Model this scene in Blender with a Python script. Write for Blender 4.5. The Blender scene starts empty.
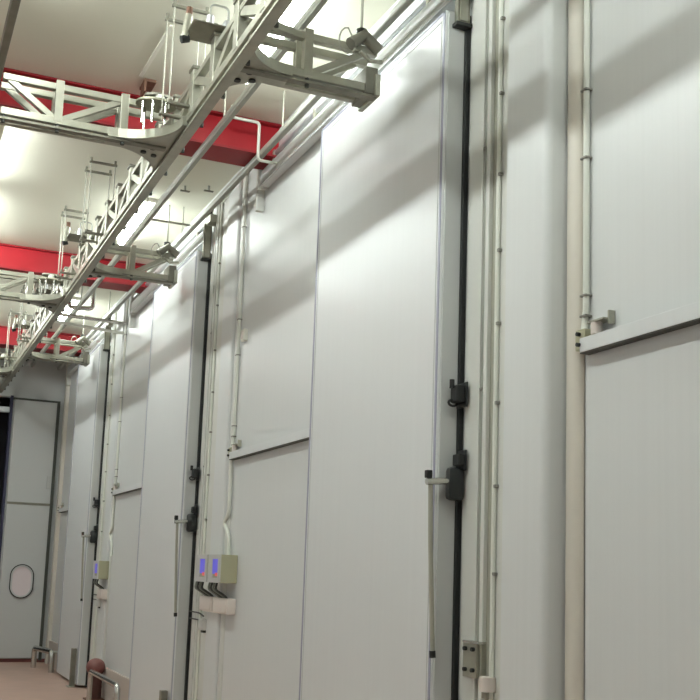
import bpy, bmesh, math, random
from mathutils import Vector, Matrix
random.seed(4)
S = bpy.context.scene
C = S.collection
PI = math.pi
H = 4.66            # ceiling height
WX = 2.40           # right wall plane
YE = 16.62          # far end wall
PER = 4.457         # one door bay

# ------------------------------------------------------------ materials
def lin(c):
    return tuple((v/255/12.92) if v/255 <= .04045 else ((v/255+.055)/1.055)**2.4 for v in c) + (1,)
def mat(name, col, rough=.5, metal=0, spec=.5, bump=None, var=0, emit=0, vscale=6, vstretch=(1, 1, 1), coat=0):
    m = bpy.data.materials.new(name); m.use_nodes = True
    nt = m.node_tree; n = nt.nodes; l = nt.links
    b = n['Principled BSDF']
    b.inputs['Base Color'].default_value = lin(col)
    b.inputs['Roughness'].default_value = rough
    b.inputs['Metallic'].default_value = metal
    b.inputs['Specular IOR Level'].default_value = spec
    b.inputs['Coat Weight'].default_value = coat
    tc = n.new('ShaderNodeTexCoord')
    if emit:
        b.inputs['Emission Color'].default_value = lin(col)
        b.inputs['Emission Strength'].default_value = emit
    if var:
        mp = n.new('ShaderNodeMapping'); mp.inputs['Scale'].default_value = vstretch
        nz = n.new('ShaderNodeTexNoise'); nz.inputs['Scale'].default_value = vscale; nz.inputs['Detail'].default_value = 4
        l.new(tc.outputs['Object'], mp.inputs[0]); l.new(mp.outputs[0], nz.inputs['Vector'])
        r = n.new('ShaderNodeMapRange'); r.inputs['To Min'].default_value = 1-var; r.inputs['To Max'].default_value = 1+var
        r.inputs['From Min'].default_value = .25; r.inputs['From Max'].default_value = .75
        l.new(nz.outputs['Fac'], r.inputs['Value'])
        mx = n.new('ShaderNodeVectorMath'); mx.operation = 'SCALE'
        mx.inputs[0].default_value = lin(col)[:3]; l.new(r.outputs[0], mx.inputs['Scale'])
        l.new(mx.outputs[0], b.inputs['Base Color'])
    if bump:
        kind, sc, st = bump
        mp = n.new('ShaderNodeMapping'); l.new(tc.outputs['Object'], mp.inputs[0])
        bp = n.new('ShaderNodeBump'); bp.inputs['Strength'].default_value = st; bp.inputs['Distance'].default_value = .004
        if kind == 'ribs':          # shallow vertical micro ribs of sandwich panels
            mp.inputs['Scale'].default_value = (sc, sc, .02)
        elif kind == 'noise':
            mp.inputs['Scale'].default_value = (sc, sc, sc)
        nz = n.new('ShaderNodeTexNoise'); nz.inputs['Scale'].default_value = 1; nz.inputs['Detail'].default_value = 2
        l.new(mp.outputs[0], nz.inputs['Vector']); l.new(nz.outputs['Fac'], bp.inputs['Height'])
        l.new(bp.outputs[0], b.inputs['Normal'])
    return m
M = dict(
    panel=mat('white_panel', (219, 221, 220), .36, spec=.5, bump=('ribs', 14, .35), var=.015, vstretch=(8, 8, .05)),
    leaf=mat('door_skin', (222, 224, 224), .33, spec=.5, bump=('ribs', 7, .25), var=.012, vstretch=(6, 6, .05)),
    endp=mat('end_panel', (200, 202, 201), .45, bump=('ribs', 5, .2)),
    edge=mat('door_edge', (198, 200, 198), .4),
    frame=mat('frame_white', (216, 217, 211), .4, var=.02),
    cream=mat('cream_paint', (214, 208, 196), .45, var=.03, vscale=3),
    film=mat('violet_film', (160, 160, 178), .35),
    alu=mat('aluminium', (200, 202, 204), .35, metal=.6),
    black=mat('black_rubber', (28, 30, 30), .55),
    blackm=mat('black_plastic', (34, 37, 38), .35),
    steel=mat('galvanised_steel', (166, 165, 151), .38, metal=.5, var=.14, vscale=9, bump=('noise', 40, .1)),
    steeld=mat('dark_steel', (128, 126, 114), .5, metal=.4, var=.15, vscale=12),
    stain=mat('stainless', (205, 205, 200), .22, metal=1, var=.04),
    rod=mat('zinc_rod', (170, 168, 155), .5, metal=.3),
    red=mat('red_paint', (168, 16, 32), .45, var=.08, vscale=3),
    red_shaded=mat('red_paint_shaded', (146, 20, 32), .5, var=.1, vscale=3),  # same red, darkened to put the flange shade into the colour
    ceil=mat('ceiling_paint', (222, 220, 204), .75, var=.025, vscale=1.2),
    seal=mat('sealant', (236, 234, 222), .6),
    floor=mat('floor_resin', (190, 160, 145), .42, var=.08, vscale=4, bump=('noise', 60, .15)),
    kerb=mat('kerb_paint', (188, 178, 170), .55, var=.04),
    brown=mat('red_brown_rubber', (128, 78, 72), .4, var=.1),
    rust=mat('rusty_steel', (110, 78, 62), .8, var=.2, vscale=30),
    pipe=mat('painted_pipe', (226, 228, 218), .4),
    dpipe=mat('grey_pipe', (158, 160, 150), .4),
    box=mat('control_box_grey', (172, 170, 142), .5),
    boxf=mat('control_box_frame', (200, 200, 196), .4),
    screen=mat('blue_screen', (92, 88, 205), .3, emit=.55),
    redl=mat('red_light', (230, 90, 90), .4, emit=.6),
    sock=mat('socket_white', (226, 216, 208), .45),
    cable=mat('dark_cable', (52, 54, 50), .5),
    lamp=mat('lamp_diffuser', (244, 252, 249), .4, emit=1),
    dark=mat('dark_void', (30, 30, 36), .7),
    bluef=mat('blue_black_trim', (50, 50, 78), .5),
    glass=mat('porthole_glass_glow', (212, 200, 200), .12, emit=.12),  # faint emission stands in for light from the room beyond
    leftw=mat('left_wall_panel', (224, 225, 226), .45),
    cable_grey=mat('cable_grey', (120, 122, 112), .45),
    stem=mat('dark_brown_stem', (84, 50, 44), .5),
    groove_shade=mat('groove_shade_grey', (168, 168, 154), .5),  # sealant backing, darkened in colour to stand in for shade between the mouldings
    seal_shade_grey=mat('seal_shade_grey', (72, 74, 68), .55),
    clip=mat('clip_grey', (140, 138, 130), .5),
    green=mat('beige_green_plate', (150, 150, 130), .45, metal=.5, var=.1),
)
LAMP = 100.0
LX = .46
M['lamp_right'] = M['lamp'].copy(); M['lamp_right'].node_tree.nodes['Principled BSDF'].inputs['Emission Strength'].default_value = 72.0
M['lamp'].node_tree.nodes['Principled BSDF'].inputs['Emission Strength'].default_value = LAMP

# ------------------------------------------------------------ helpers
def tag(o, label=None, cat=None, group=None, kind=None):
    if label: o['label'] = label
    if cat: o['category'] = cat
    if group: o['group'] = group
    if kind: o['kind'] = kind
    return o
def thing(name, label, cat, loc, group=None):
    o = bpy.data.objects.new(name, None); C.objects.link(o); o.location = loc
    o.empty_display_size = .05
    return tag(o, label, cat, group)
def obj(name, bm, m, parent=None, smooth=False):
    me = bpy.data.meshes.new(name)
    bmesh.ops.recalc_face_normals(bm, faces=bm.faces[:])
    # world-space geometry is moved to a local origin
    off = Vector((0, 0, 0)); p = parent
    while p: off += p.location; p = p.parent
    lo = Vector(map(min, *[v.co for v in bm.verts])); hi = Vector(map(max, *[v.co for v in bm.verts]))
    cen = Vector(((lo.x+hi.x)/2, (lo.y+hi.y)/2, lo.z))
    bmesh.ops.translate(bm, verts=bm.verts[:], vec=-cen)
    bm.to_mesh(me); bm.free()
    if smooth:
        for f in me.polygons: f.use_smooth = True
        me.set_sharp_from_angle(angle=math.radians(40))
    me.materials.append(M[m])
    o = bpy.data.objects.new(name, me); C.objects.link(o)
    o.location = cen - off
    if parent: o.parent = parent
    return o
def NB(): return bmesh.new()
def box(bm, lo, hi, bev=0):
    r = bmesh.ops.create_cube(bm, size=1)
    vs = r['verts']
    for v in vs:
        v.co = Vector([(lo[i]+hi[i])/2 + v.co[i]*(hi[i]-lo[i]) for i in range(3)])
    if bev:
        es = list({e for v in vs for e in v.link_edges})
        bmesh.ops.bevel(bm, geom=es, offset=bev, segments=2, affect='EDGES', profile=.5)
    return bm
def bar(bm, a, b, w, h, up=(0, 0, 1)):
    """rectangular bar from a to b; w across, h along 'up'"""
    a = Vector(a); b = Vector(b); d = (b-a).normalized(); up = Vector(up)
    s = d.cross(up).normalized(); u = s.cross(d).normalized()
    vs = []
    for p in (a, b):
        for i, j in ((-1, -1), (1, -1), (1, 1), (-1, 1)):
            vs.append(bm.verts.new(p + s*i*w/2 + u*j*h/2))
    for i in range(4):
        j = (i+1) % 4; bm.faces.new((vs[i], vs[j], vs[4+j], vs[4+i]))
    bm.faces.new(vs[:4]); bm.faces.new(vs[4:][::-1])
    return bm
def tube(bm, pts, r, n=10):
    pts = [Vector(p) for p in pts]; rings = []
    prev = None
    for k, p in enumerate(pts):
        if k == 0: d = pts[1]-p
        elif k == len(pts)-1: d = p-pts[k-1]
        else: d = (pts[k+1]-p).normalized() + (p-pts[k-1]).normalized()
        d.normalize()
        if prev is None:
            ref = Vector((0, 0, 1)) if abs(d.z) < .9 else Vector((1, 0, 0))
            s = d.cross(ref).normalized()
        else:
            s = (prev - d*prev.dot(d)).normalized()
        prev = s; u = d.cross(s)
        rings.append([bm.verts.new(p + (s*math.cos(2*PI*i/n)+u*math.sin(2*PI*i/n))*r) for i in range(n)])
    for a, b in zip(rings, rings[1:]):
        for i in range(n):
            j = (i+1) % n; bm.faces.new((a[i], a[j], b[j], b[i]))
    bm.faces.new(rings[0][::-1]); bm.faces.new(rings[-1])
    return bm
def bend(p0, p1, p2, r, n=6):
    """points rounding corner p1"""
    p0, p1, p2 = map(Vector, (p0, p1, p2))
    a = p1+(p0-p1).normalized()*r; b = p1+(p2-p1).normalized()*r
    return [(a*(1-t)**2 + p1*2*t*(1-t) + b*t*t) for t in [i/n for i in range(n+1)]]
def path(pts, r=.04):
    out = [Vector(pts[0])]
    for i in range(1, len(pts)-1): out += bend(pts[i-1], pts[i], pts[i+1], r)
    return out+[Vector(pts[-1])]
def prism(bm, poly, z0, z1):
    a = [bm.verts.new((x, y, z0)) for x, y in poly]; b = [bm.verts.new((x, y, z1)) for x, y in poly]
    bm.faces.new(a[::-1]); bm.faces.new(b)
    for i in range(len(poly)):
        j = (i+1) % len(poly); bm.faces.new((a[i], a[j], b[j], b[i]))
    return bm
def strip(bm, pts, w, z0, z1):
    """vertical band of thickness w along plan points"""
    pts = [Vector((x, y)) for x, y in pts]; L = []; R_ = []
    for k, p in enumerate(pts):
        d = (pts[min(k+1, len(pts)-1)]-pts[max(k-1, 0)]).normalized(); nn = Vector((-d.y, d.x))*w/2
        L.append(p+nn); R_.append(p-nn)
    return prism(bm, [tuple(p) for p in L+R_[::-1]], z0, z1)
def B(name, lo, hi, m, parent=None, bev=0):
    return obj(name, box(NB(), lo, hi, bev), m, parent)
def T(name, pts, r, m, parent=None, n=10):
    return obj(name, tube(NB(), pts, r, n), m, parent, smooth=True)

# ------------------------------------------------------------ setting
def struct(o): o['kind'] = 'structure'; return o
struct(B('floor', (-2.6, -2.2, -.1), (2.6, YE+.2, 0), 'floor'))
struct(B('ceiling', (-2.6, -2.2, H), (2.6, YE+.2, H+.12), 'ceil'))
struct(B('wall_right', (WX, -2.2, 0), (WX+.2, YE+.2, H), 'panel'))
struct(B('wall_left', (-2.6, -2.2, 0), (-2.4, YE+.2, H), 'leftw'))
struct(B('wall_near', (-2.4, -2.2, 0), (WX, -2.0, H), 'leftw'))
# far wall with a dark doorway left of the end door
bm = NB()
box(bm, (1.62, YE, 0), (WX, YE+.12, H)); box(bm, (.5, YE, 3.9), (1.62, YE+.12, H)); box(bm, (-2.4, YE, 0), (.5, YE+.12, H))
struct(obj('wall_far', bm, 'endp'))
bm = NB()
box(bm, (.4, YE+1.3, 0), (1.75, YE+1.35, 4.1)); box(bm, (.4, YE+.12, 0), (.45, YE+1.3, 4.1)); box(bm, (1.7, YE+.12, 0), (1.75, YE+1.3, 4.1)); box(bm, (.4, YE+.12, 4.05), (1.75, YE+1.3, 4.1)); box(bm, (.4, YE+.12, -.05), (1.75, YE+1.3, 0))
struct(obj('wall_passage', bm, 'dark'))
struct(B('trim_1', (1.59, YE-.02, 0), (1.63, YE+.12, 3.92), 'bluef'))
# skirting at the far wall
struct(B('baseboard_far', (1.63, YE-.012, 0), (WX, YE, .05), 'brown'))

# end door with porthole
ed = struct(B('door_4', (1.65, YE-.055, .06), (2.27, YE-.012, 3.86), 'endp', None, .004))
def ch(name, bm, m, p, smooth=False): return obj(name, bm, m, p, smooth)
bm = NB(); box(bm, (2.27, YE-.06, .03), (2.315, YE-.012, 3.89)); box(bm, (1.63, YE-.06, 3.86), (2.27, YE-.012, 3.89)); ch('edge_seal', bm, 'seal_shade_grey', ed)
ch('cross_strip', box(NB(), (1.65, YE-.062, 2.295), (2.27, YE-.052, 2.33)), 'steeld', ed)
def oval(cx, cz, w, h, n=36):
    r = w/2; s = h/2-r; pts = []
    for i in range(n+1): a = PI*i/n; pts.append((cx+r*math.cos(a), cz+s+r*math.sin(a)))
    for i in range(n+1): a = PI+PI*i/n; pts.append((cx+r*math.cos(a), cz-s+r*math.sin(a)))
    return pts
bm = NB(); o1 = oval(1.945, 1.17, .335, .49); o2 = oval(1.945, 1.17, .27, .425); y0, y1 = YE-.084, YE-.05
ra = [bm.verts.new((x, y0, z)) for x, z in o1]; rb = [bm.verts.new((x, y0, z)) for x, z in o2]
rc = [bm.verts.new((x, y1, z)) for x, z in o1]; rd = [bm.verts.new((x, y1, z)) for x, z in o2]
for i in range(len(o1)):
    j = (i+1) % len(o1)
    for a, b in ((ra, rb), (rb, rd), (rc, ra)): bm.faces.new((a[i], a[j], b[j], b[i]))
ch('window_rim', bm, 'edge', ed, True)
bm = NB(); o3 = oval(1.945, 1.17, .345, .50); re_ = [bm.verts.new((x, YE-.085, z)) for x, z in o3]; rf_ = [bm.verts.new((x, YE-.085, z)) for x, z in oval(1.945, 1.17, .315, .47)]
for i in range(len(o3)):
    j = (i+1) % len(o3); bm.faces.new((re_[i], re_[j], rf_[j], rf_[i]))
ch('rim_seal', bm, 'black', ed)
bm = NB(); vs = [bm.verts.new((x, YE-.058, z)) for x, z in o2]; bm.faces.new(vs)
vs2 = [bm.verts.new((x, YE-.054, z)) for x, z in o2]; bm.faces.new(vs2[::-1])
ch('window_pane', bm, 'glass', ed)
ch('pull_plate', box(NB(), (2.2, YE-.075, 2.55), (2.25, YE-.055, 2.75), .004), 'edge', ed)
# pale bar across the top of the dark doorway
t = tag(B('strip_curtain_rail', (.7, YE-.04, 3.66), (1.585, YE+.06, 3.74), 'alu', None, .004), 'pale horizontal rail across the top of the dark far doorway', 'rail')

# ------------------------------------------------------------ bays
POS = ['nearest', 'middle', 'farthest']
def casing(k, s):
    """frame mouldings, column casing and cream strip just before the seam s"""
    bm = NB()
    box(bm, (WX-.010, s-.165, 0), (WX, s-.055, 4.30), .002)
    box(bm, (WX-.024, s-.205, 0), (WX-.003, s-.185, 4.6), .003)
    box(bm, (WX-.024, s-.265, 0), (WX-.003, s-.235, 4.6), .003)
    box(bm, (WX-.010, s-.535, 0), (WX, s-.30, 4.6), .002)
    struct(obj('trim_%d' % (10+k*3), bm, 'frame'))
    struct(obj('trim_%d' % (60+k), box(NB(), (WX-.004, s-.30, 0), (WX, s-.165, 4.6)), 'groove_shade'))
    # boxed-out column with rounded near corner
    dp, r = (.105, .035) if k == 0 else (.026, .02)
    x0, ya, yb = WX-dp, s-.84, s-.535
    poly = [(WX, yb), (x0+.012, yb), (x0, yb-.012)]
    poly += [(x0+r-r*math.cos(a), ya+r-r*math.sin(a)) for a in [PI/2*i/8 for i in range(9)]]
    poly += [(WX, ya)]
    struct(obj('trim_%d' % (11+k*3), prism(NB(), poly, 0, 4.6), 'panel', None, True))
    # half-round strip
    d = .034 if k == 0 else .012
    poly = [(WX, s-.85)] + [(WX-d*math.sin(a), s-.905+.05*math.cos(a)) for a in [PI*i/12 for i in range(13)]] + [(WX, s-.96)]
    struct(obj('trim_%d' % (12+k*3), prism(NB(), poly, 0, 4.6), 'cream' if k == 0 else 'frame', None, True))
def conduit(s, k):
    lab = POS[k]
    w = ['beside the nearest door\'s column casing', 'beside the middle door\'s column casing', 'beside the farthest door\'s column casing'][k]
    t = thing('conduit', 'white clipped conduit running up the frame %s' % w, 'conduit', (WX-.02, s-.335, .9))
    y = s-.34
    T('pipe', [(WX-.019, y, 0), (WX-.019, y, 4.5)], .011, 'pipe', t)
    for z in (1.47, 1.84, 2.20, 2.55, 2.88, 3.23, 3.61, 3.97):
        bm = NB(); box(bm, (WX-.030, y-.022, z-.007), (WX-.010, y-.006, z+.007), .002); obj('clip', bm, 'clip', t)
    t = thing('conduit', 'slim grey conduit in the recess %s' % w, 'conduit', (WX-.02, s-.26, 1.2))
    T('pipe', [(WX-.014, s-.22, 1.18), (WX-.014, s-.22, 4.4)], .008, 'dpipe', t)
    for z in (2.28, 3.40): obj('clip', box(NB(), (WX-.026, s-.232, z-.006), (WX-.004, s-.208, z+.006), .001), 'clip', t)
    if k == 0:   # pair of conduits at the guide rail end
        pass
def guide(s, k, y_near):
    """mid-height guide rail in the slide-over panel, far end at s-.99"""
    d = ['at the right edge of the picture', 'between the nearest and the middle door', 'between the middle and the farthest door', 'beyond the farthest door'][k]
    y1 = s-.985; z = [2.305, 2.272, 2.235, 2.19][k]
    t = thing('guide_rail', 'white horizontal guide rail on the wall panel %s' % d, 'guide rail', (WX, (y_near+y1)/2, z), 'mid-height door guide rails')
    bm = NB()
    box(bm, (WX-.012, y_near, z), (WX, y1, z+.058), .002); box(bm, (WX-.046, y_near, z), (WX-.012, y1, z+.012), .002)
    box(bm, (WX-.046, y_near, z+.01), (WX-.040, y1, z+.055), .001)
    obj('rail', bm, 'leaf', t)
    obj('shade_strip', box(NB(), (WX-.044, y_near, z-.004), (WX-.002, y1, z)), 'seal_shade_grey', t)  # dark strip painted in for the shade under the rail
    bm = NB(); box(bm, (WX-.05, y1-.15, z+.10), (WX-.002, y1-.05, z+.108), .001); box(bm, (WX-.03, y1-.158, z+.085), (WX-.002, y1-.150, z+.135), .001); obj('stop_bracket', bm, 'steel', t)
    T('roller', [(WX-.03, y1-.085, z+.056), (WX-.03, y1-.085, z+.10)], .022, 'sock', t, 14)
    bm = NB(); box(bm, (WX-.045, y1-.03, z+.01), (WX, y1+.03, z+.09), .004); obj('end_clamp', bm, 'box', t)
    for zz in (.03, .07): T('bolt', [(WX-.06, y1, z+zz), (WX-.045, y1, z+zz)], .008, 'black', t, 8)
    # conduits coming down to the rail end
    if k < 3:
        d2 = ['above the guide rail at the right edge of the picture', 'above the guide rail between the nearest and middle doors', 'above the guide rail between the middle and farthest doors'][k]
        t = thing('conduit', 'thin white conduit %s' % d2, 'conduit', (WX-.02, s-.99, 2.4))
        pts = path([(WX-.016, s-.985, 4.6), (WX-.016, s-.985, 2.47), (WX-.016, s-.97, 2.40), (WX-.03, s-1.0, 2.36)], .03)
        T('pipe', pts, .013, 'pipe', t)
        for zz in (2.45, 2.53, 3.08, 3.36, 4.1): obj('clip', box(NB(), (WX-.032, s-1.002, zz-.004), (WX, s-.964, zz+.004), .001), 'clip', t)

DZ = [0, -.045, -.085]
def door(s, k):
    W = 1.60; x0, x1 = 2.275, 2.372; zt = 4.165
    near = ['nearest and largest in view, black lever lock on its near edge', 'middle one of three, beyond the wall-mounted control boxes', 'farthest one of three, beside the far end wall'][k]
    t = thing('sliding_door', 'tall white insulated sliding cold room door, %s' % near, 'door', (2.32, s+W/2, 0), 'sliding cold room doors')
    obj('door_leaf', box(NB(), (x0, s, .03), (x1, s+W, zt), .006), 'leaf', t)
    # aluminium trim with violet film along the edges of the face
    bm = NB()
    for (ya, yb, za, zb) in ((s+.004, s+.02, .04, zt-.006), (s+W-.02, s+W-.004, .04, zt-.006), (s+.004, s+W-.004, zt-.018, zt-.006)):
        box(bm, (x0-.003, ya, za), (x0+.002, yb, zb))
    obj('film_strip', bm, 'film', t)
    bm = NB()
    for (ya, yb, za, zb) in ((s+.036, s+.041, .06, zt-.045), (s+W-.045, s+W-.04, .06, zt-.045), (s+.036, s+W-.04, zt-.05, zt-.045)):
        box(bm, (x0-.0025, ya, za), (x0+.002, yb, zb))
    obj('trim_line', bm, 'edge', t)
    obj('edge_profile', box(NB(), (x0+.012, s-.012, .03), (x1+.004, s+.002, zt-.01), .002), 'edge', t)
    bm = NB(); box(bm, (x1, s-.032, .03), (WX-.002, s+.03, zt-.02), .003); box(bm, (x1, s+W-.03, .03), (WX-.002, s+W+.006, zt-.02), .003)
    obj('gasket', bm, 'black', t)
    # hanger at top corner
    hg = obj('hanger_bracket', box(NB(), (2.315, s-.045, 4.085), (2.385, s-.012, 4.40), .005), 'steeld', t)
    obj('hanger_plate', box(NB(), (2.328, s-.05, 4.10), (2.372, s-.043, 4.38), .002), 'steel', hg)
    obj('hanger_foot', box(NB(), (2.305, s-.055, 4.07), (2.392, s-.008, 4.09), .003), 'black', hg)
    # lock
    q_ = DZ[k]
    lk = obj('lock_body', box(NB(), (2.300, s-.085, 1.79+q_), (2.385, s-.036, 1.94+q_), .02), 'blackm', t, True)
    T('lever', path([(2.33, s-.06, 1.878+q_), (2.20, s-.06, 1.868+q_)], .01), .016, 'stain', lk, 12)
    obj('lever_tip', box(NB(), (2.20, s-.064, 1.885+q_), (2.228, s-.036, 1.92+q_), .004), 'black', lk)
    T('pull_rod', [(2.225, s-.05, 1.87+q_), (2.232, s-.05, 1.6+q_), (2.252, s-.055, 1.12+q_)], .011, 'rod', lk, 8)
    T('rod_tip', [(2.251, s-.055, 1.13+q_), (2.253, s-.055, 1.10+q_)], .014, 'black', lk, 10)
    # bottom guide shoe
    # keepers on the frame
    a = ['nearest', 'middle', 'farthest'][k]
    q = thing('latch_keeper', 'black upper latch keeper with a small ring on the %s door frame' % a, 'latch', (WX-.03, s-.05, 2.22), 'black latch keepers')
    obj('keeper_block', box(NB(), (WX-.03, s-.105, 2.215+q_), (WX-.0225, s-.008, 2.33+q_), .003), 'blackm', q)
    obj('catch', box(NB(), (WX-.075, s-.095, 2.235+q_), (WX-.03, s-.03, 2.315+q_), .008), 'black', q)
    pts = [(2.33+.022*math.cos(2*PI*i/16), s-.05, 2.235+q_+.014*math.sin(2*PI*i/16)) for i in range(17)]
    T('ring', pts, .006, 'black', q, 6)
    T('pin', [(2.318, s-.06, 2.30+q_), (2.318, s-.06, 2.34+q_)], .012, 'black', q, 8)
    q = thing('latch_keeper', 'black lower latch keeper beside the lever lock on the %s door frame' % a, 'latch', (WX-.03, s-.05, 1.92+q_), 'black latch keepers')
    obj('keeper_block', box(NB(), (WX-.03, s-.105, 1.925+q_), (WX-.0225, s-.035, 2.02+q_), .003), 'blackm', q)
    obj('catch', box(NB(), (WX-.062, s-.10, 1.948+q_), (WX-.03, s-.04, 2.0+q_), .006), 'black', q)
def track(s, k):
    a = POS[k]
    y0, y1 = s-.02, s+2.95
    t = thing('door_track', 'white boxed top track carrying the %s sliding door' % a, 'door track', (2.33, s+1.5, 4.18), 'sliding door top tracks')
    obj('hood', box(NB(), (2.325, y0+.05, 4.25), (WX-.004, y1, 4.36), .006), 'panel', t)
    obj('hood_lip', box(NB(), (2.320, y0+.05, 4.242), (2.330, y1, 4.262), .002), 'edge', t)
    obj('end_plate', box(NB(), (2.315, y1, 4.23), (WX, y1+.012, 4.38), .002), 'frame', t)
    T('track_rail', [(2.375, y0, 4.45), (2.375, y1+.1, 4.45)], .018, 'alu', t, 10)
    for y in (s+.35, s+1.15, s+1.95, s+2.75):
        b = obj('track_bracket', box(NB(), (2.355, y, 4.36), (WX, y+.03, 4.47), .003), 'steel', t)
    obj('end_bracket', box(NB(), (2.34, y1+.10, 4.10), (WX, y1+.14, 4.5), .004), 'frame', t)
    # cluster at the near end over the seam
    q = thing('track_motor', 'small grey roller fitting at the near end of the %s door track' % a, 'fitting', (2.36, s-.12, 4.36))
    obj('body', box(NB(), (2.32, s-.2, 4.37), (WX, s-.07, 4.44), .008), 'steel', q)
    T('wheel', [(2.32, s-.10, 4.47), (2.35, s-.10, 4.47)], .04, 'cable', q, 16)
    T('hose', path([(2.36, s-.1, 4.44), (2.36, s-.12, 4.52), (2.37, s-.5, 4.5), (2.385, s-.8, 4.52)], .05), .008, 'dpipe', q, 6)

seams = [4.29, 8.75, 13.2]
for k, s in enumerate(seams):
    casing(k, s); conduit(s, k); door(s, k); track(s, k)
guide(4.29, 0, 1.6); guide(8.75, 1, 5.95); guide(13.2, 2, 10.40); guide(17.2, 3, 14.85)
# low painted kerbs under the slide-over panels
for i, (a, b) in enumerate(((1.0, 3.3), (5.95, 7.75), (10.4, 12.2), (14.85, YE))):
    struct(B('baseboard_%s' % ['near', 'second', 'third', 'end'][i], (WX-.03, a, 0), (WX, b, .34), 'kerb', None, .004))
for i, (a, b) in enumerate(((3.3, 3.45), (7.75, 7.95), (12.2, 12.4))):
    struct(B('baseboard_low_%s' % ['near', 'second', 'third'][i], (WX-.02, a, 0), (WX, b, .1), 'kerb'))

# cream casing strip by the far corner
struct(obj('trim_30', prism(NB(), [(WX, 16.3), (WX-.05, 16.31), (WX-.05, 16.45), (WX, 16.46)], 0, H), 'cream'))

# ------------------------------------------------------------ control boxes
def control(y, where, full, dz=0):
    x0 = 2.265; w = .30; z0, z1 = 1.35+dz, 1.555+dz
    t = thing('control_box', 'grey control box with blue screen, %s' % where, 'control box', (WX, y+w/2, z0), 'wall control boxes')
    obj('housing', box(NB(), (x0+.008, y, z0), (WX, y+w, z1), .004), 'box', t)
    bm = NB(); f = .04
    box(bm, (x0, y, z1-f*.8), (x0+.01, y+w, z1)); box(bm, (x0, y, z0), (x0+.01, y+w, z0+f*.9)); box(bm, (x0, y, z0+f*.9), (x0+.01, y+f*1.3, z1-f*.8)); box(bm, (x0, y+w-f*2.6, z0+f*.9), (x0+.01, y+w, z1-f*.8))
    fr = obj('front_frame', bm, 'boxf', t)
    obj('screen', box(NB(), (x0+.004, y+f*1.3, z0+f*1.6), (x0+.0078, y+w-f*2.6, z1-f*.8)), 'screen', t)
    if full: obj('indicator', box(NB(), (x0+.001, y+f*1.5, z0+f*1.2), (x0+.0035, y+f*2.9, z0+f*1.8), .001), 'redl', t)
    return t
def socket(y, where, w=.36, dz=0):
    t = thing('socket_box', 'cream plastic socket box, %s' % where, 'socket', (WX, y+w/2, 1.15), 'cream socket boxes')
    obj('housing', box(NB(), (WX-.07, y, 1.125+dz), (WX, y+w, 1.24+dz), .008), 'sock', t, True)
    obj('lid', box(NB(), (WX-.075, y+.02, 1.14+dz), (WX-.07, y+w-.02, 1.225+dz), .002), 'sock', t)
def cables(y, where, n=4, dz=0):
    for i in range(n):
        yy = y+i*.062
        pts = path([(WX-.10, yy+.06, 1.352+dz), (WX-.115, yy+.05, 1.30+dz), (WX-.05, yy-.02, 1.25+dz), (WX-.045, yy-.03, 1.238+dz)], .02)
        o = T('cable', pts, .0085, ('cable', 'cable_grey')[i % 2], None, 7)
        tag(o, 'dark looped cables between control box and socket box, %s' % where, 'cable', 'cables %s' % where)
control(7.56, 'right one of the pair between nearest and middle doors', True)
control(7.90, 'left one of the pair, close to the middle door', True)
control(12.30, 'single one by the farthest door', False, -.06)
socket(7.55, 'right one of the pair'); socket(7.95, 'left one of the pair', .33); socket(12.3, 'by the farthest door', .3, -.06)
cables(7.66, 'at the right box of the pair'); cables(8.03, 'at the left box of the pair'); cables(12.36, 'by the farthest door', 4, -.06)
for (y, lb) in ((8.2, 'below the left socket box of the pair'), (12.55, 'low on the wall by the farthest door')):
    t = thing('junction_box', 'small grey junction box with two side wires, %s' % lb, 'junction box', (WX, y, .98))
    obj('housing', box(NB(), (WX-.06, y, .975), (WX, y+.12, 1.06), .006), 'boxf', t)
    obj('gland', box(NB(), (WX-.045, y+.03, .955), (WX-.015, y+.09, .976), .003), 'cable', t)
    for z in (1.045, 1.10):
        T('wire', path([(WX-.03, y+.08, z-.02), (WX-.03, y+.2, z), (WX-.025, y+.5, z)], .04), .006, 'cable', t, 6)
for (s, lb) in ((8.75, 'down to the pair of control boxes'), (13.2, 'down to the control box by the farthest door')):
    T_ = T('conduit', path([(WX-.02, s-.975, 2.37), (WX-.02, s-.975, 1.86), (WX-.02, s-.86, 1.80), (WX-.02, s-1.0, 1.70), (WX-.02, s-1.02, 1.55)], .05), .014, 'pipe')
    tag(T_, 'kinked white conduit running %s' % lb, 'conduit')
t = thing('square_cover', 'small bright white square cap on the wall right of the middle door', 'cap', (WX, 7.62, 3.16))
obj('plate', box(NB(), (WX-.03, 7.59, 3.165), (WX+.002, 7.67, 3.255), .006), 'seal', t)
obj('lens', box(NB(), (WX-.036, 7.605, 3.18), (WX-.03, 7.655, 3.24), .002), 'sock', t)

# stainless bracket low on the nearest frame
t = thing('wall_bracket', 'stainless bracket with four dark bolts at the foot of the nearest door frame', 'bracket', (WX, 4.05, 1.03))
obj('plate', box(NB(), (2.355, 4.037, 1.03), (2.37, 4.15, 1.185), .002), 'steel', t)
obj('side_plate', box(NB(), (2.37, 4.022, 1.035), (2.425-.026, 4.04, 1.172), .002), 'steel', t)
obj('top_plate', box(NB(), (2.352, 4.02, 1.172), (2.399, 4.15, 1.184), .002), 'stain', t)
for y in (4.055, 4.12):
    for z in (1.063, 1.150): T('bolt', [(2.340, y, z), (2.356, y, z)], .009, 'black', t, 8)
t = thing('guide_roller', 'white rounded roller cap just below the stainless bracket', 'roller', (WX-.05, 3.98, .96))
T('cap', [(WX-.03, 3.96, .985), (WX-.03, 3.96, 1.045)], .036, 'sock', t, 18)
obj('arm', box(NB(), (WX-.045, 3.95, .955), (WX-.011, 3.99, .985), .003), 'steel', t)

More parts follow.
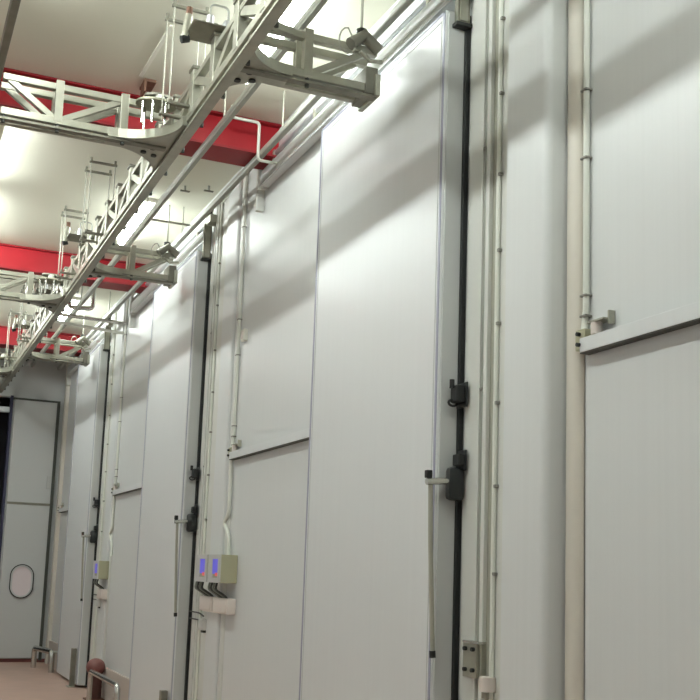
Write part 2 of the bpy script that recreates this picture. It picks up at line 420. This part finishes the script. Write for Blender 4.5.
# ------------------------------------------------------------ low guards at the floor
def guardrail(y0, y1, x, label, h=.32):
    t = thing('guard_rail', label, 'guard rail', (x, (y0+y1)/2, 0), 'stainless floor guards')
    T('tube', path([(x, y0, 0), (x, y0, h), (x, y1, h), (x, y1, 0)], .07), .028, 'stain', t, 14)
    for y in (y0, y1): T('foot', [(x, y, 0), (x, y, .012)], .06, 'steel', t, 16)
guardrail(10.42, 11.85, 2.18, 'shiny bent stainless tube guard on the floor before the farthest door')
t = thing('guard_rail', 'low bent stainless tube guard by the far end door', 'guard rail', (2.2, 15.4, 0), 'stainless floor guards')
T('tube', path([(2.10, 15.75, 0), (2.10, 15.75, .27), (2.24, 15.05, .27), (2.24, 15.05, 0)], .06), .038, 'stain', t, 12)
T('side_tube', [(2.24, 15.05, .27), (2.38, 15.03, .25)], .02, 'steel', t, 10)
for (s, lb) in ((13.2, 'by the foot of the farthest sliding door'), (8.75, 'by the foot of the middle sliding door')):
    t = thing('guide_post', 'short grey flat steel post %s' % lb, 'post', (2.235, s+.12, 0), 'short door guide posts')
    obj('post', box(NB(), (2.205, s+.08, 0), (2.262, s+.14, .45), .004), 'steeld', t)
    obj('base_plate', box(NB(), (2.18, s+.04, 0), (2.265, s+.2, .012), .002), 'steel', t)
t = thing('bollard', 'red-brown round-topped bollard at the wall behind the stainless guard', 'bollard', (2.27, 12.06, 0))
bm = NB(); n = 20
prof = [(.03, .262)] + [(.105*math.sin(a), .345-.095*math.cos(a)) for a in [PI*(i+2)/12 for i in range(10)]] + [(.001, .44)]
rings = [[bm.verts.new((2.27+r*math.cos(2*PI*i/n), 12.06+r*math.sin(2*PI*i/n), z)) for i in range(n)] for r, z in prof]
for a, b in zip(rings, rings[1:]):
    for i in range(n): bm.faces.new((a[i], a[(i+1) % n], b[(i+1) % n], b[i]))
bm.faces.new(rings[0][::-1]); bm.faces.new(rings[-1])
obj('ball_head', bm, 'brown', t, True)
T('stem', [(2.27, 12.06, 0), (2.27, 12.06, .285)], .078, 'stem', t, 18)
obj('foot', box(NB(), (2.17, 11.96, 0), (2.37, 12.16, .012)), 'rust', t)

# ------------------------------------------------------------ red ceiling beams
for i, y in enumerate((7.05, 11.16, 15.2)):
    a = ['nearest to the camera', 'second from the camera', 'farthest, near the end wall'][i]
    t = thing('ceiling_beam', 'red painted steel ceiling beam, %s' % a, 'beam', (0, y, H-.3), 'red ceiling beams')
    obj('web', box(NB(), (-2.4, y+.02, H-.24), (WX, y+.05, H-.012)), 'red', t)
    obj('top_flange', box(NB(), (-2.4, y-.03, H-.014), (WX, y+.10, H-.001)), 'red_shaded', t)
    obj('bottom_flange', box(NB(), (-2.4, y-.03, H-.255), (WX, y+.26, H-.24)), 'red_shaded', t)

# ------------------------------------------------------------ lamps
def lamp(x, y0, y1, label, n=2, lm='lamp_right'):
    t = thing('fluorescent_lamp', label, 'lamp', (x, (y0+y1)/2, H-.1), 'ceiling lamps')
    obj('housing', box(NB(), (x-.07, y0, H-.035), (x+.07, y1, H-.001), .004), 'seal', t)
    L = (y1-y0)/n
    for i in range(n):
        bm = NB(); T('diffuser', [(x, y0+i*L+.03, H-.065), (x, y0+(i+1)*L-.03, H-.065)], .030, lm, t, 12)
lamp(1.90, 5.15, 6.35, 'bright white ceiling lamp seen beside the nearest crossing truss')
lamp(1.90, 9.05, 10.3, 'bright white ceiling lamp seen beyond the first red beam')
lamp(1.90, 13.0, 14.2, 'bright ceiling lamp far down the corridor, over the right side')
lamp(1.90, 1.3, 2.6, 'ceiling lamp above the camera side of the corridor, over the right side')
for y, lb in ((1.5, 'over the left side near the camera'), (3.0, 'over the left side, just out of the picture'), (4.45, 'over the left side level with the nearest crossing truss'), (7.8, 'glowing at the left edge beyond the first red beam'), (9.6, 'over the left side beyond the first red beam'), (11.9, 'over the left side beyond the second red beam'), (13.6, 'over the left side near the far end')):
    lamp(LX, y, y+1.35, 'white ceiling lamp %s' % lb, 2, 'lamp')

# ------------------------------------------------------------ overhead trusses
ZB, ZTOP = 3.975, 4.195
def post(t, x, y, w=.036, m='steel', z0=ZB, z1=ZTOP):
    obj('post', box(NB(), (x-w/2, y-w/2, z0-.045), (x+w/2, y+w/2, z1+.022), .003), m, t)
# main longitudinal truss
mt = thing('overhead_truss', 'long grey steel rail truss running down the corridor ceiling', 'truss', (1.38, 9.5, 3.93))
XA, XB = 1.38, 1.41
Y0, Y1 = 2.2, 16.5
obj('bottom_chord', box(NB(), (XB-.025, Y0, 3.972), (XB+.025, Y1, 4.02), .004), 'steel', mt)
bm = NB(); box(bm, (XB-.025, Y0, 3.925), (XB+.035, Y1, 3.94), .002); box(bm, (XB+.002, Y0, 3.94), (XB+.012, Y1, 3.976)); obj('track_rail', bm, 'steel', mt)
obj('top_chord', box(NB(), (XB-.022, Y0, 4.172), (XB+.022, Y1, 4.208), .004), 'steel', mt)
y = 2.3; k = 0
while y < Y1-.1:
    for x in (XB,): obj('post', box(NB(), (x-.028, y-.036, 3.99), (x+.028, y+.036, 4.255), .003), 'steel', mt)
    if y+.42 < Y1:
        for x in (XB,):
            a, b = ((x, y+.02, 4.01), (x, y+.40, 4.185)) if k % 2 else ((x, y+.02, 4.185), (x, y+.40, 4.01))
            obj('diagonal', bar(NB(), a, b, .036, .045), 'steel', mt)
    T('bolt', [(XB+.045, y, 3.925), (XB+.045, y, 3.97)], .012, 'cable', mt, 8)
    obj('end_cap', box(NB(), (XB-.036, y-.044, 4.245), (XB+.036, y+.044, 4.266), .004), 'steeld', mt)
    y += .42; k += 1

def fil(t, sx, xc, yc):
    R = .30 if sx > 0 else .37
    """gusset plate with concave sides and the curved rail on its near side"""
    near = [(xc+sx*(R-R*math.cos(a)), yc-.02-R+R*math.sin(a)) for a in [PI/2*i/10 for i in range(11)]]
    far = [(xc+sx*(R-R*math.sin(a)), yc+.09+R-R*math.cos(a)) for a in [PI/2*i/10 for i in range(11)]]
    far2 = [(xc, yc+.09+R)] 
    poly = near + [(xc+sx*R, yc+.09)] + [p for p in far[1:]]
    pl = obj('gusset_plate', prism(NB(), poly, 3.948, 3.960), 'steel', t)
    for dx, dy in ((.09, .02), (.13, .10), (.06, .13)):
        T('bolt', [(xc+sx*dx, yc+dy, 3.938), (xc+sx*dx, yc+dy, 3.949)], .018, 'black', pl, 10)
    obj('curved_rail', strip(NB(), near, .03, 3.950, 4.005), 'steel', t)
    if sx > 0: obj('curved_top_rail', strip(NB(), near, .028, 4.175, 4.215), 'steel', t)
def cross(sx, yc, x_end, posts, label, end=False):
    x0 = XB if sx > 0 else XA
    t = thing('crossing_truss', label, 'truss', ((x0+x_end)/2, yc, 3.93), 'crossing trusses of the overhead rail')
    xs, xe = sorted((x0+sx*.02, x_end))
    ys = (yc, yc+.13)
    for j, yy in enumerate(ys):
        obj('bottom_chord', box(NB(), (xs, yy-.022, 3.965), (xe, yy+.022, 4.01), .004), 'steel', t)
        obj('top_chord', box(NB(), (xs, yy-.02, 4.175), (xe, yy+.02, 4.215), .004), 'steel', t)
    obj('track_rail', box(NB(), (xs, yc-.028, 3.935), (xe, yc+.02, 3.95), .002), 'steeld', t)
    prev = None; up = True
    seq = ([x0+sx*.32] if posts[0] is None else []) + [p for p in posts if p is not None]
    for i, px in enumerate(seq):
        if px > .5:
          for yy in ys: obj('post', box(NB(), (px-.024, yy-.024, 3.98), (px+.024, yy+.024, 4.235), .003), 'steel', t)
        T('bolt', [(px, yc-.01, 3.918), (px, yc-.01, 3.97)], .012, 'cable', t, 8)
        if prev is not None:
            for yy in ys:
                a, b = ((prev, yy, 4.185), (px, yy, 4.0)) if up else ((prev, yy, 4.0), (px, yy, 4.185))
                a = (a[0]+sx*.02, a[1], a[2]); b = (b[0]-sx*.02, b[1], b[2])
                obj('diagonal', bar(NB(), a, b, .03, .034), 'steel', t)
            up = not up
        prev = px
    fil(t, sx, x0, yc)
    return t
ords = ['nearest', 'second', 'farthest']
for i, yc in enumerate((6.13, 10.52, 14.93)):
    xe = .40
    ps = [1.10, .72, .42]
    cross(-1, yc, xe, ps, 'lattice truss going left from the long rail truss, %s of three' % ords[i])
for i, yc in enumerate((4.91, 9.14, 13.5)):
    t = cross(1, yc, 2.19, [1.80], 'short lattice truss reaching to the right wall, %s of three' % ords[i])
    for yy in (yc, yc+.13): obj('diagonal', bar(NB(), (1.82, yy, 4.0), (2.12, yy, 4.18), .03, .034), 'steel', t)
    ep = obj('end_bracket', box(NB(), (2.12, yc-.035, 3.95), (2.19, yc+.16, 4.10), .006), 'steeld', t)
    obj('end_plate', box(NB(), (2.17, yc-.05, 3.94), (2.20, yc+.18, 4.06), .004), 'steel', ep)
    bm = NB(); tube(bm, [(2.02, yc-.05, 4.19), (2.10, yc-.04, 4.26), (2.19, yc-.03, 4.20)], .034, 12); obj('clamp', bm, 'steeld', t, True)
    T('clamp_strap', [(2.06, yc-.09, 4.14), (2.12, yc-.07, 4.11), (2.20, yc-.05, 4.13)], .012, 'steel', t, 8)
    T('clamp_head', [(2.10, yc+.0, 4.24), (2.10, yc+.0, 4.31)], .03, 'cable', t, 10)
    T('cable_loop', [(2.04, yc-.04, 4.22)] + [(2.0+.05*math.cos(a), yc-.06, 4.20+.07*math.sin(a)) for a in [PI/2+2*PI*j/14 for j in range(13)]] + [(2.04, yc-.05, 4.14)], .005, 'rod', t, 6)
    T('tie_rod', [(2.10, yc, 4.30), (2.10, yc, H)], .008, 'rod', t, 8)

# left-hand longitudinal rail
t = thing('side_rail', 'dark steel rail hanging at the upper left corner of the picture', 'rail', (.37, 5, 4.1))
obj('rail', box(NB(), (.345, 2.0, 4.13), (.385, 16.4, 4.20), .004), 'steeld', t)
for y in (3.0, 7.4, 11.8, 15.0): T('hanger_rod', [(.365, y, 4.20), (.365, y, H)], .008, 'rod', t, 8)

# rail hangers: a channel on the ceiling with two long rods
hy = [5.68, 5.85, 8.33, 8.55, 9.63, 9.81, 12.75, 12.95, 14.1, 14.3]
hl = ['first from the camera', 'second from the camera', 'third from the camera', 'fourth from the camera', 'fifth from the camera', 'sixth from the camera', 'seventh in the row', 'eighth in the row', 'ninth, over the far truss', 'tenth, over the far truss']
for y, lb in zip(hy, hl):
    t = thing('rail_hanger', 'thin inverted U hanger of two rods from a ceiling channel, %s' % lb, 'hanger', (1.36, y, 4.24), 'rail hangers of the long truss')
    obj('channel', box(NB(), (1.25, y-.010, H-.045), (1.47, y+.010, H-.027), .003), 'steeld', t)
    obj('foot_bar', box(NB(), (1.25, y-.016, 4.03), (1.47, y+.016, 4.046), .003), 'steeld', t)
    for x in (1.265, 1.455):
        T('rod', [(x, y, 4.0), (x, y, H-.03)], .005, 'rod', t, 8)
        T('stud', [(x, y, H-.03), (x, y, H)], .010, 'steeld', t, 8)
    for x in (1.265, 1.455): T('nut', [(x, y, 4.046), (x, y, 4.062)], .014, 'steeld', t, 6)

# switch mechanisms above the junctions
def switch(x, y, sx, label):
    t = thing('rail_switch', label, 'rail switch', (x, y, 4.2), 'rail switch mechanisms')
    n = 24
    bm = NB(); prism(bm, [(x+.12*math.cos(2*PI*i/n), y+.095*math.sin(2*PI*i/n)) for i in range(n)], 4.125, 4.138); obj('oval_plate', bm, 'green', t)
    bm = NB(); prism(bm, [(x+.02+.085*math.cos(2*PI*i/n), y+.03+.055*math.sin(2*PI*i/n)) for i in range(n)], 4.185, 4.20); obj('cover_plate', bm, 'steeld', t)
    for a, b in ((-.085, -.04), (-.035, -.075), (.04, -.075), (-.055, .05)):
        T('pin', [(x+a, y+b, 3.99), (x+a, y+b, 4.127)], .008, 'stain', t, 8)
    T('spacer', [(x+.02, y, 4.135), (x+.02, y, 4.19)], .03, 'pipe', t, 10)
def actuator(x, y, label):
    t = thing('actuator', label, 'actuator', (x, y, 4.24), 'pneumatic rail actuators')
    T('cylinder', [(x-.13, y-.02, 4.20), (x-.11, y+.0, 4.34)], .022, 'steel', t, 12)
    T('rod_end', [(x-.11, y, 4.34), (x-.108, y, 4.385)], .018, 'rust', t, 10)
    T('joint', [(x-.15, y-.02, 4.185), (x-.11, y-.02, 4.20)], .022, 'black', t, 8)
    obj('valve_block', box(NB(), (x-.05, y-.05, 4.24), (x+.04, y+.03, 4.31), .006), 'steel', t)
    obj('valve_block', box(NB(), (x+.05, y-.14, 4.24), (x+.10, y-.05, 4.29), .006), 'alu', t)
    T('fitting', [(x-.02, y-.10, 4.25), (x-.02, y-.10, 4.31)], .02, 'alu', t, 10)
    T('air_hose', path([(x-.02, y-.1, 4.31), (x-.02, y-.1, 4.38), (x+.08, y-.1, 4.38), (x+.08, y-.1, 4.29)], .03), .006, 'dpipe', t, 6)
    obj('mount_plate', box(NB(), (x-.12, y-.16, 4.236), (x+.12, y+.06, 4.242)), 'steeld', t)
    t.location.z += .035
switch(1.25, 5.95, -1, 'oval plate switch with pins over the nearest left junction')
switch(1.25, 10.34, -1, 'oval plate switch with pins over the second left junction')
switch(1.25, 14.75, -1, 'oval plate switch with pins over the farthest left junction')
actuator(1.37, 5.30, 'pneumatic actuator with brown rod tip near the nearest right junction')
actuator(1.37, 4.62, 'pneumatic actuator on the long truss at the top of the picture')
actuator(1.37, 9.35, 'pneumatic actuator on the long truss by the second right junction')
actuator(1.37, 13.3, 'pneumatic actuator on the long truss by the farthest right junction')
actuator(1.37, 11.4, 'pneumatic actuator on the long truss beyond the second red beam')

# ------------------------------------------------------------ ceiling pipes
t = thing('overhead_pipe', 'long grey pipe under the lamps, right of the long truss', 'pipe', (1.87, 9, 4.42))
obj('pipe', box(NB(), (1.80, 1.5, 4.335), (1.84, 16.3, 4.38), .012), 'dpipe', t)
obj('lower_lip', box(NB(), (1.804, 1.5, 4.322), (1.836, 16.3, 4.336), .002), 'dpipe', t)
for y in (3.2, 6.5, 8.75, 12.0, 14.8): T('hanger_rod', [(1.82, y, 4.375), (1.82, y, H)], .006, 'rod', t, 6)
t = thing('overhead_pipe', 'long grey pipe close along the top of the right wall', 'pipe', (2.31, 9, 4.48))
obj('pipe', box(NB(), (2.205, 1.5, 4.345), (2.25, 16.4, 4.39), .012), 'dpipe', t)
for y in (3.5, 6.5, 9.13, 12.5, 15.4): T('hanger_rod', [(2.228, y, 4.385), (2.228, y, H)], .006, 'rod', t, 6)
tag(T('spreader_rod', [(1.84, 8.75, 4.37), (2.235, 8.82, 4.395)], .009, 'rod'), 'thin rod across the ceiling between the two long pipes', 'rod')
tag(T('ceiling_conduit', path([(1.98, 6.88, H), (1.98, 6.88, 4.575), (2.185, 6.88, 4.575), (2.185, 6.88, 4.30), (2.40, 6.88, 4.30)], .03), .011, 'pipe'), 'white U shaped conduit in front of the nearest red beam', 'conduit')
tag(T('air_pipe', path([(1.72, 12.2, H), (1.72, 12.2, 4.34), (1.985, 12.2, 4.35), (1.985, 12.2, H)], .05), .024, 'stain'), 'shiny U shaped pipe hanging from the ceiling beyond the second red beam', 'pipe')
tag(T('air_pipe', path([(1.45, 12.22, 4.25), (2.40, 12.22, 4.23)], .05), .020, 'stain'), 'shiny straight pipe crossing to the wall, upper of two', 'pipe')
tag(T('air_pipe', path([(1.45, 12.24, 4.17), (2.30, 12.24, 4.12), (2.40, 12.24, 4.12)], .05), .017, 'pipe'), 'pale straight pipe crossing to the wall, lower of two', 'pipe')

# small things on the ceiling
t = thing('ceiling_clip', 'small rusty bracket on the ceiling left of the long truss', 'bracket', (1.37, 6.85, H-.1))
obj('plate', box(NB(), (1.33, 6.74, H-.02), (1.41, 6.90, H), .002), 'rust', t)
obj('hook', box(NB(), (1.33, 6.74, H-.09), (1.345, 6.86, H-.02), .002), 'rust', t)
for (x, y, lb) in ((2.10, 8.6, 'left one'), (2.28, 8.5, 'right one by the wall pipe')):
    t = thing('sprinkler', 'tiny dark ceiling nozzle between the two long pipes, %s' % lb, 'nozzle', (x, y, H-.05))
    T('stem', [(x, y, H-.045), (x, y, H)], .010, 'dpipe', t, 8)
    obj('deflector', box(NB(), (x-.04, y-.012, H-.05), (x+.04, y+.012, H-.042)), 'steeld', t)
o = obj('sealant_bead', bar(NB(), (1.32, 5.97, H-.004), (1.30, 6.72, H-.004), .025, .008), 'seal')
tag(o, 'pale streak of sealant on the ceiling beside the first hangers', 'sealant')
# ------------------------------------------------------------ world, camera
w = bpy.data.worlds.new('world'); S.world = w; w.use_nodes = True
w.node_tree.nodes['Background'].inputs[0].default_value = (.8, .85, 1, 1)
w.node_tree.nodes['Background'].inputs[1].default_value = .05

CAM = Matrix([[0.91793, -0.089449, -0.386527], [-0.395181, -0.119829, -0.910754], [0.035148, 0.988757, -0.145343]])
cd = bpy.data.cameras.new('camera'); cam = bpy.data.objects.new('camera', cd); C.objects.link(cam)
cd.sensor_width = 36; cd.lens = 1071.661/700*36
cd.shift_x = (350-345)/700; cd.shift_y = (416-350)/700
cd.clip_start = .05; cd.clip_end = 100
m4 = CAM.to_4x4(); m4.translation = Vector((0, 0, 1.45)); cam.matrix_world = m4
S.camera = cam
S.view_settings.view_transform = 'Standard'; S.view_settings.look = 'None'
S.view_settings.gamma = 1; S.view_settings.use_curve_mapping = False
S.view_settings.exposure = -0.38
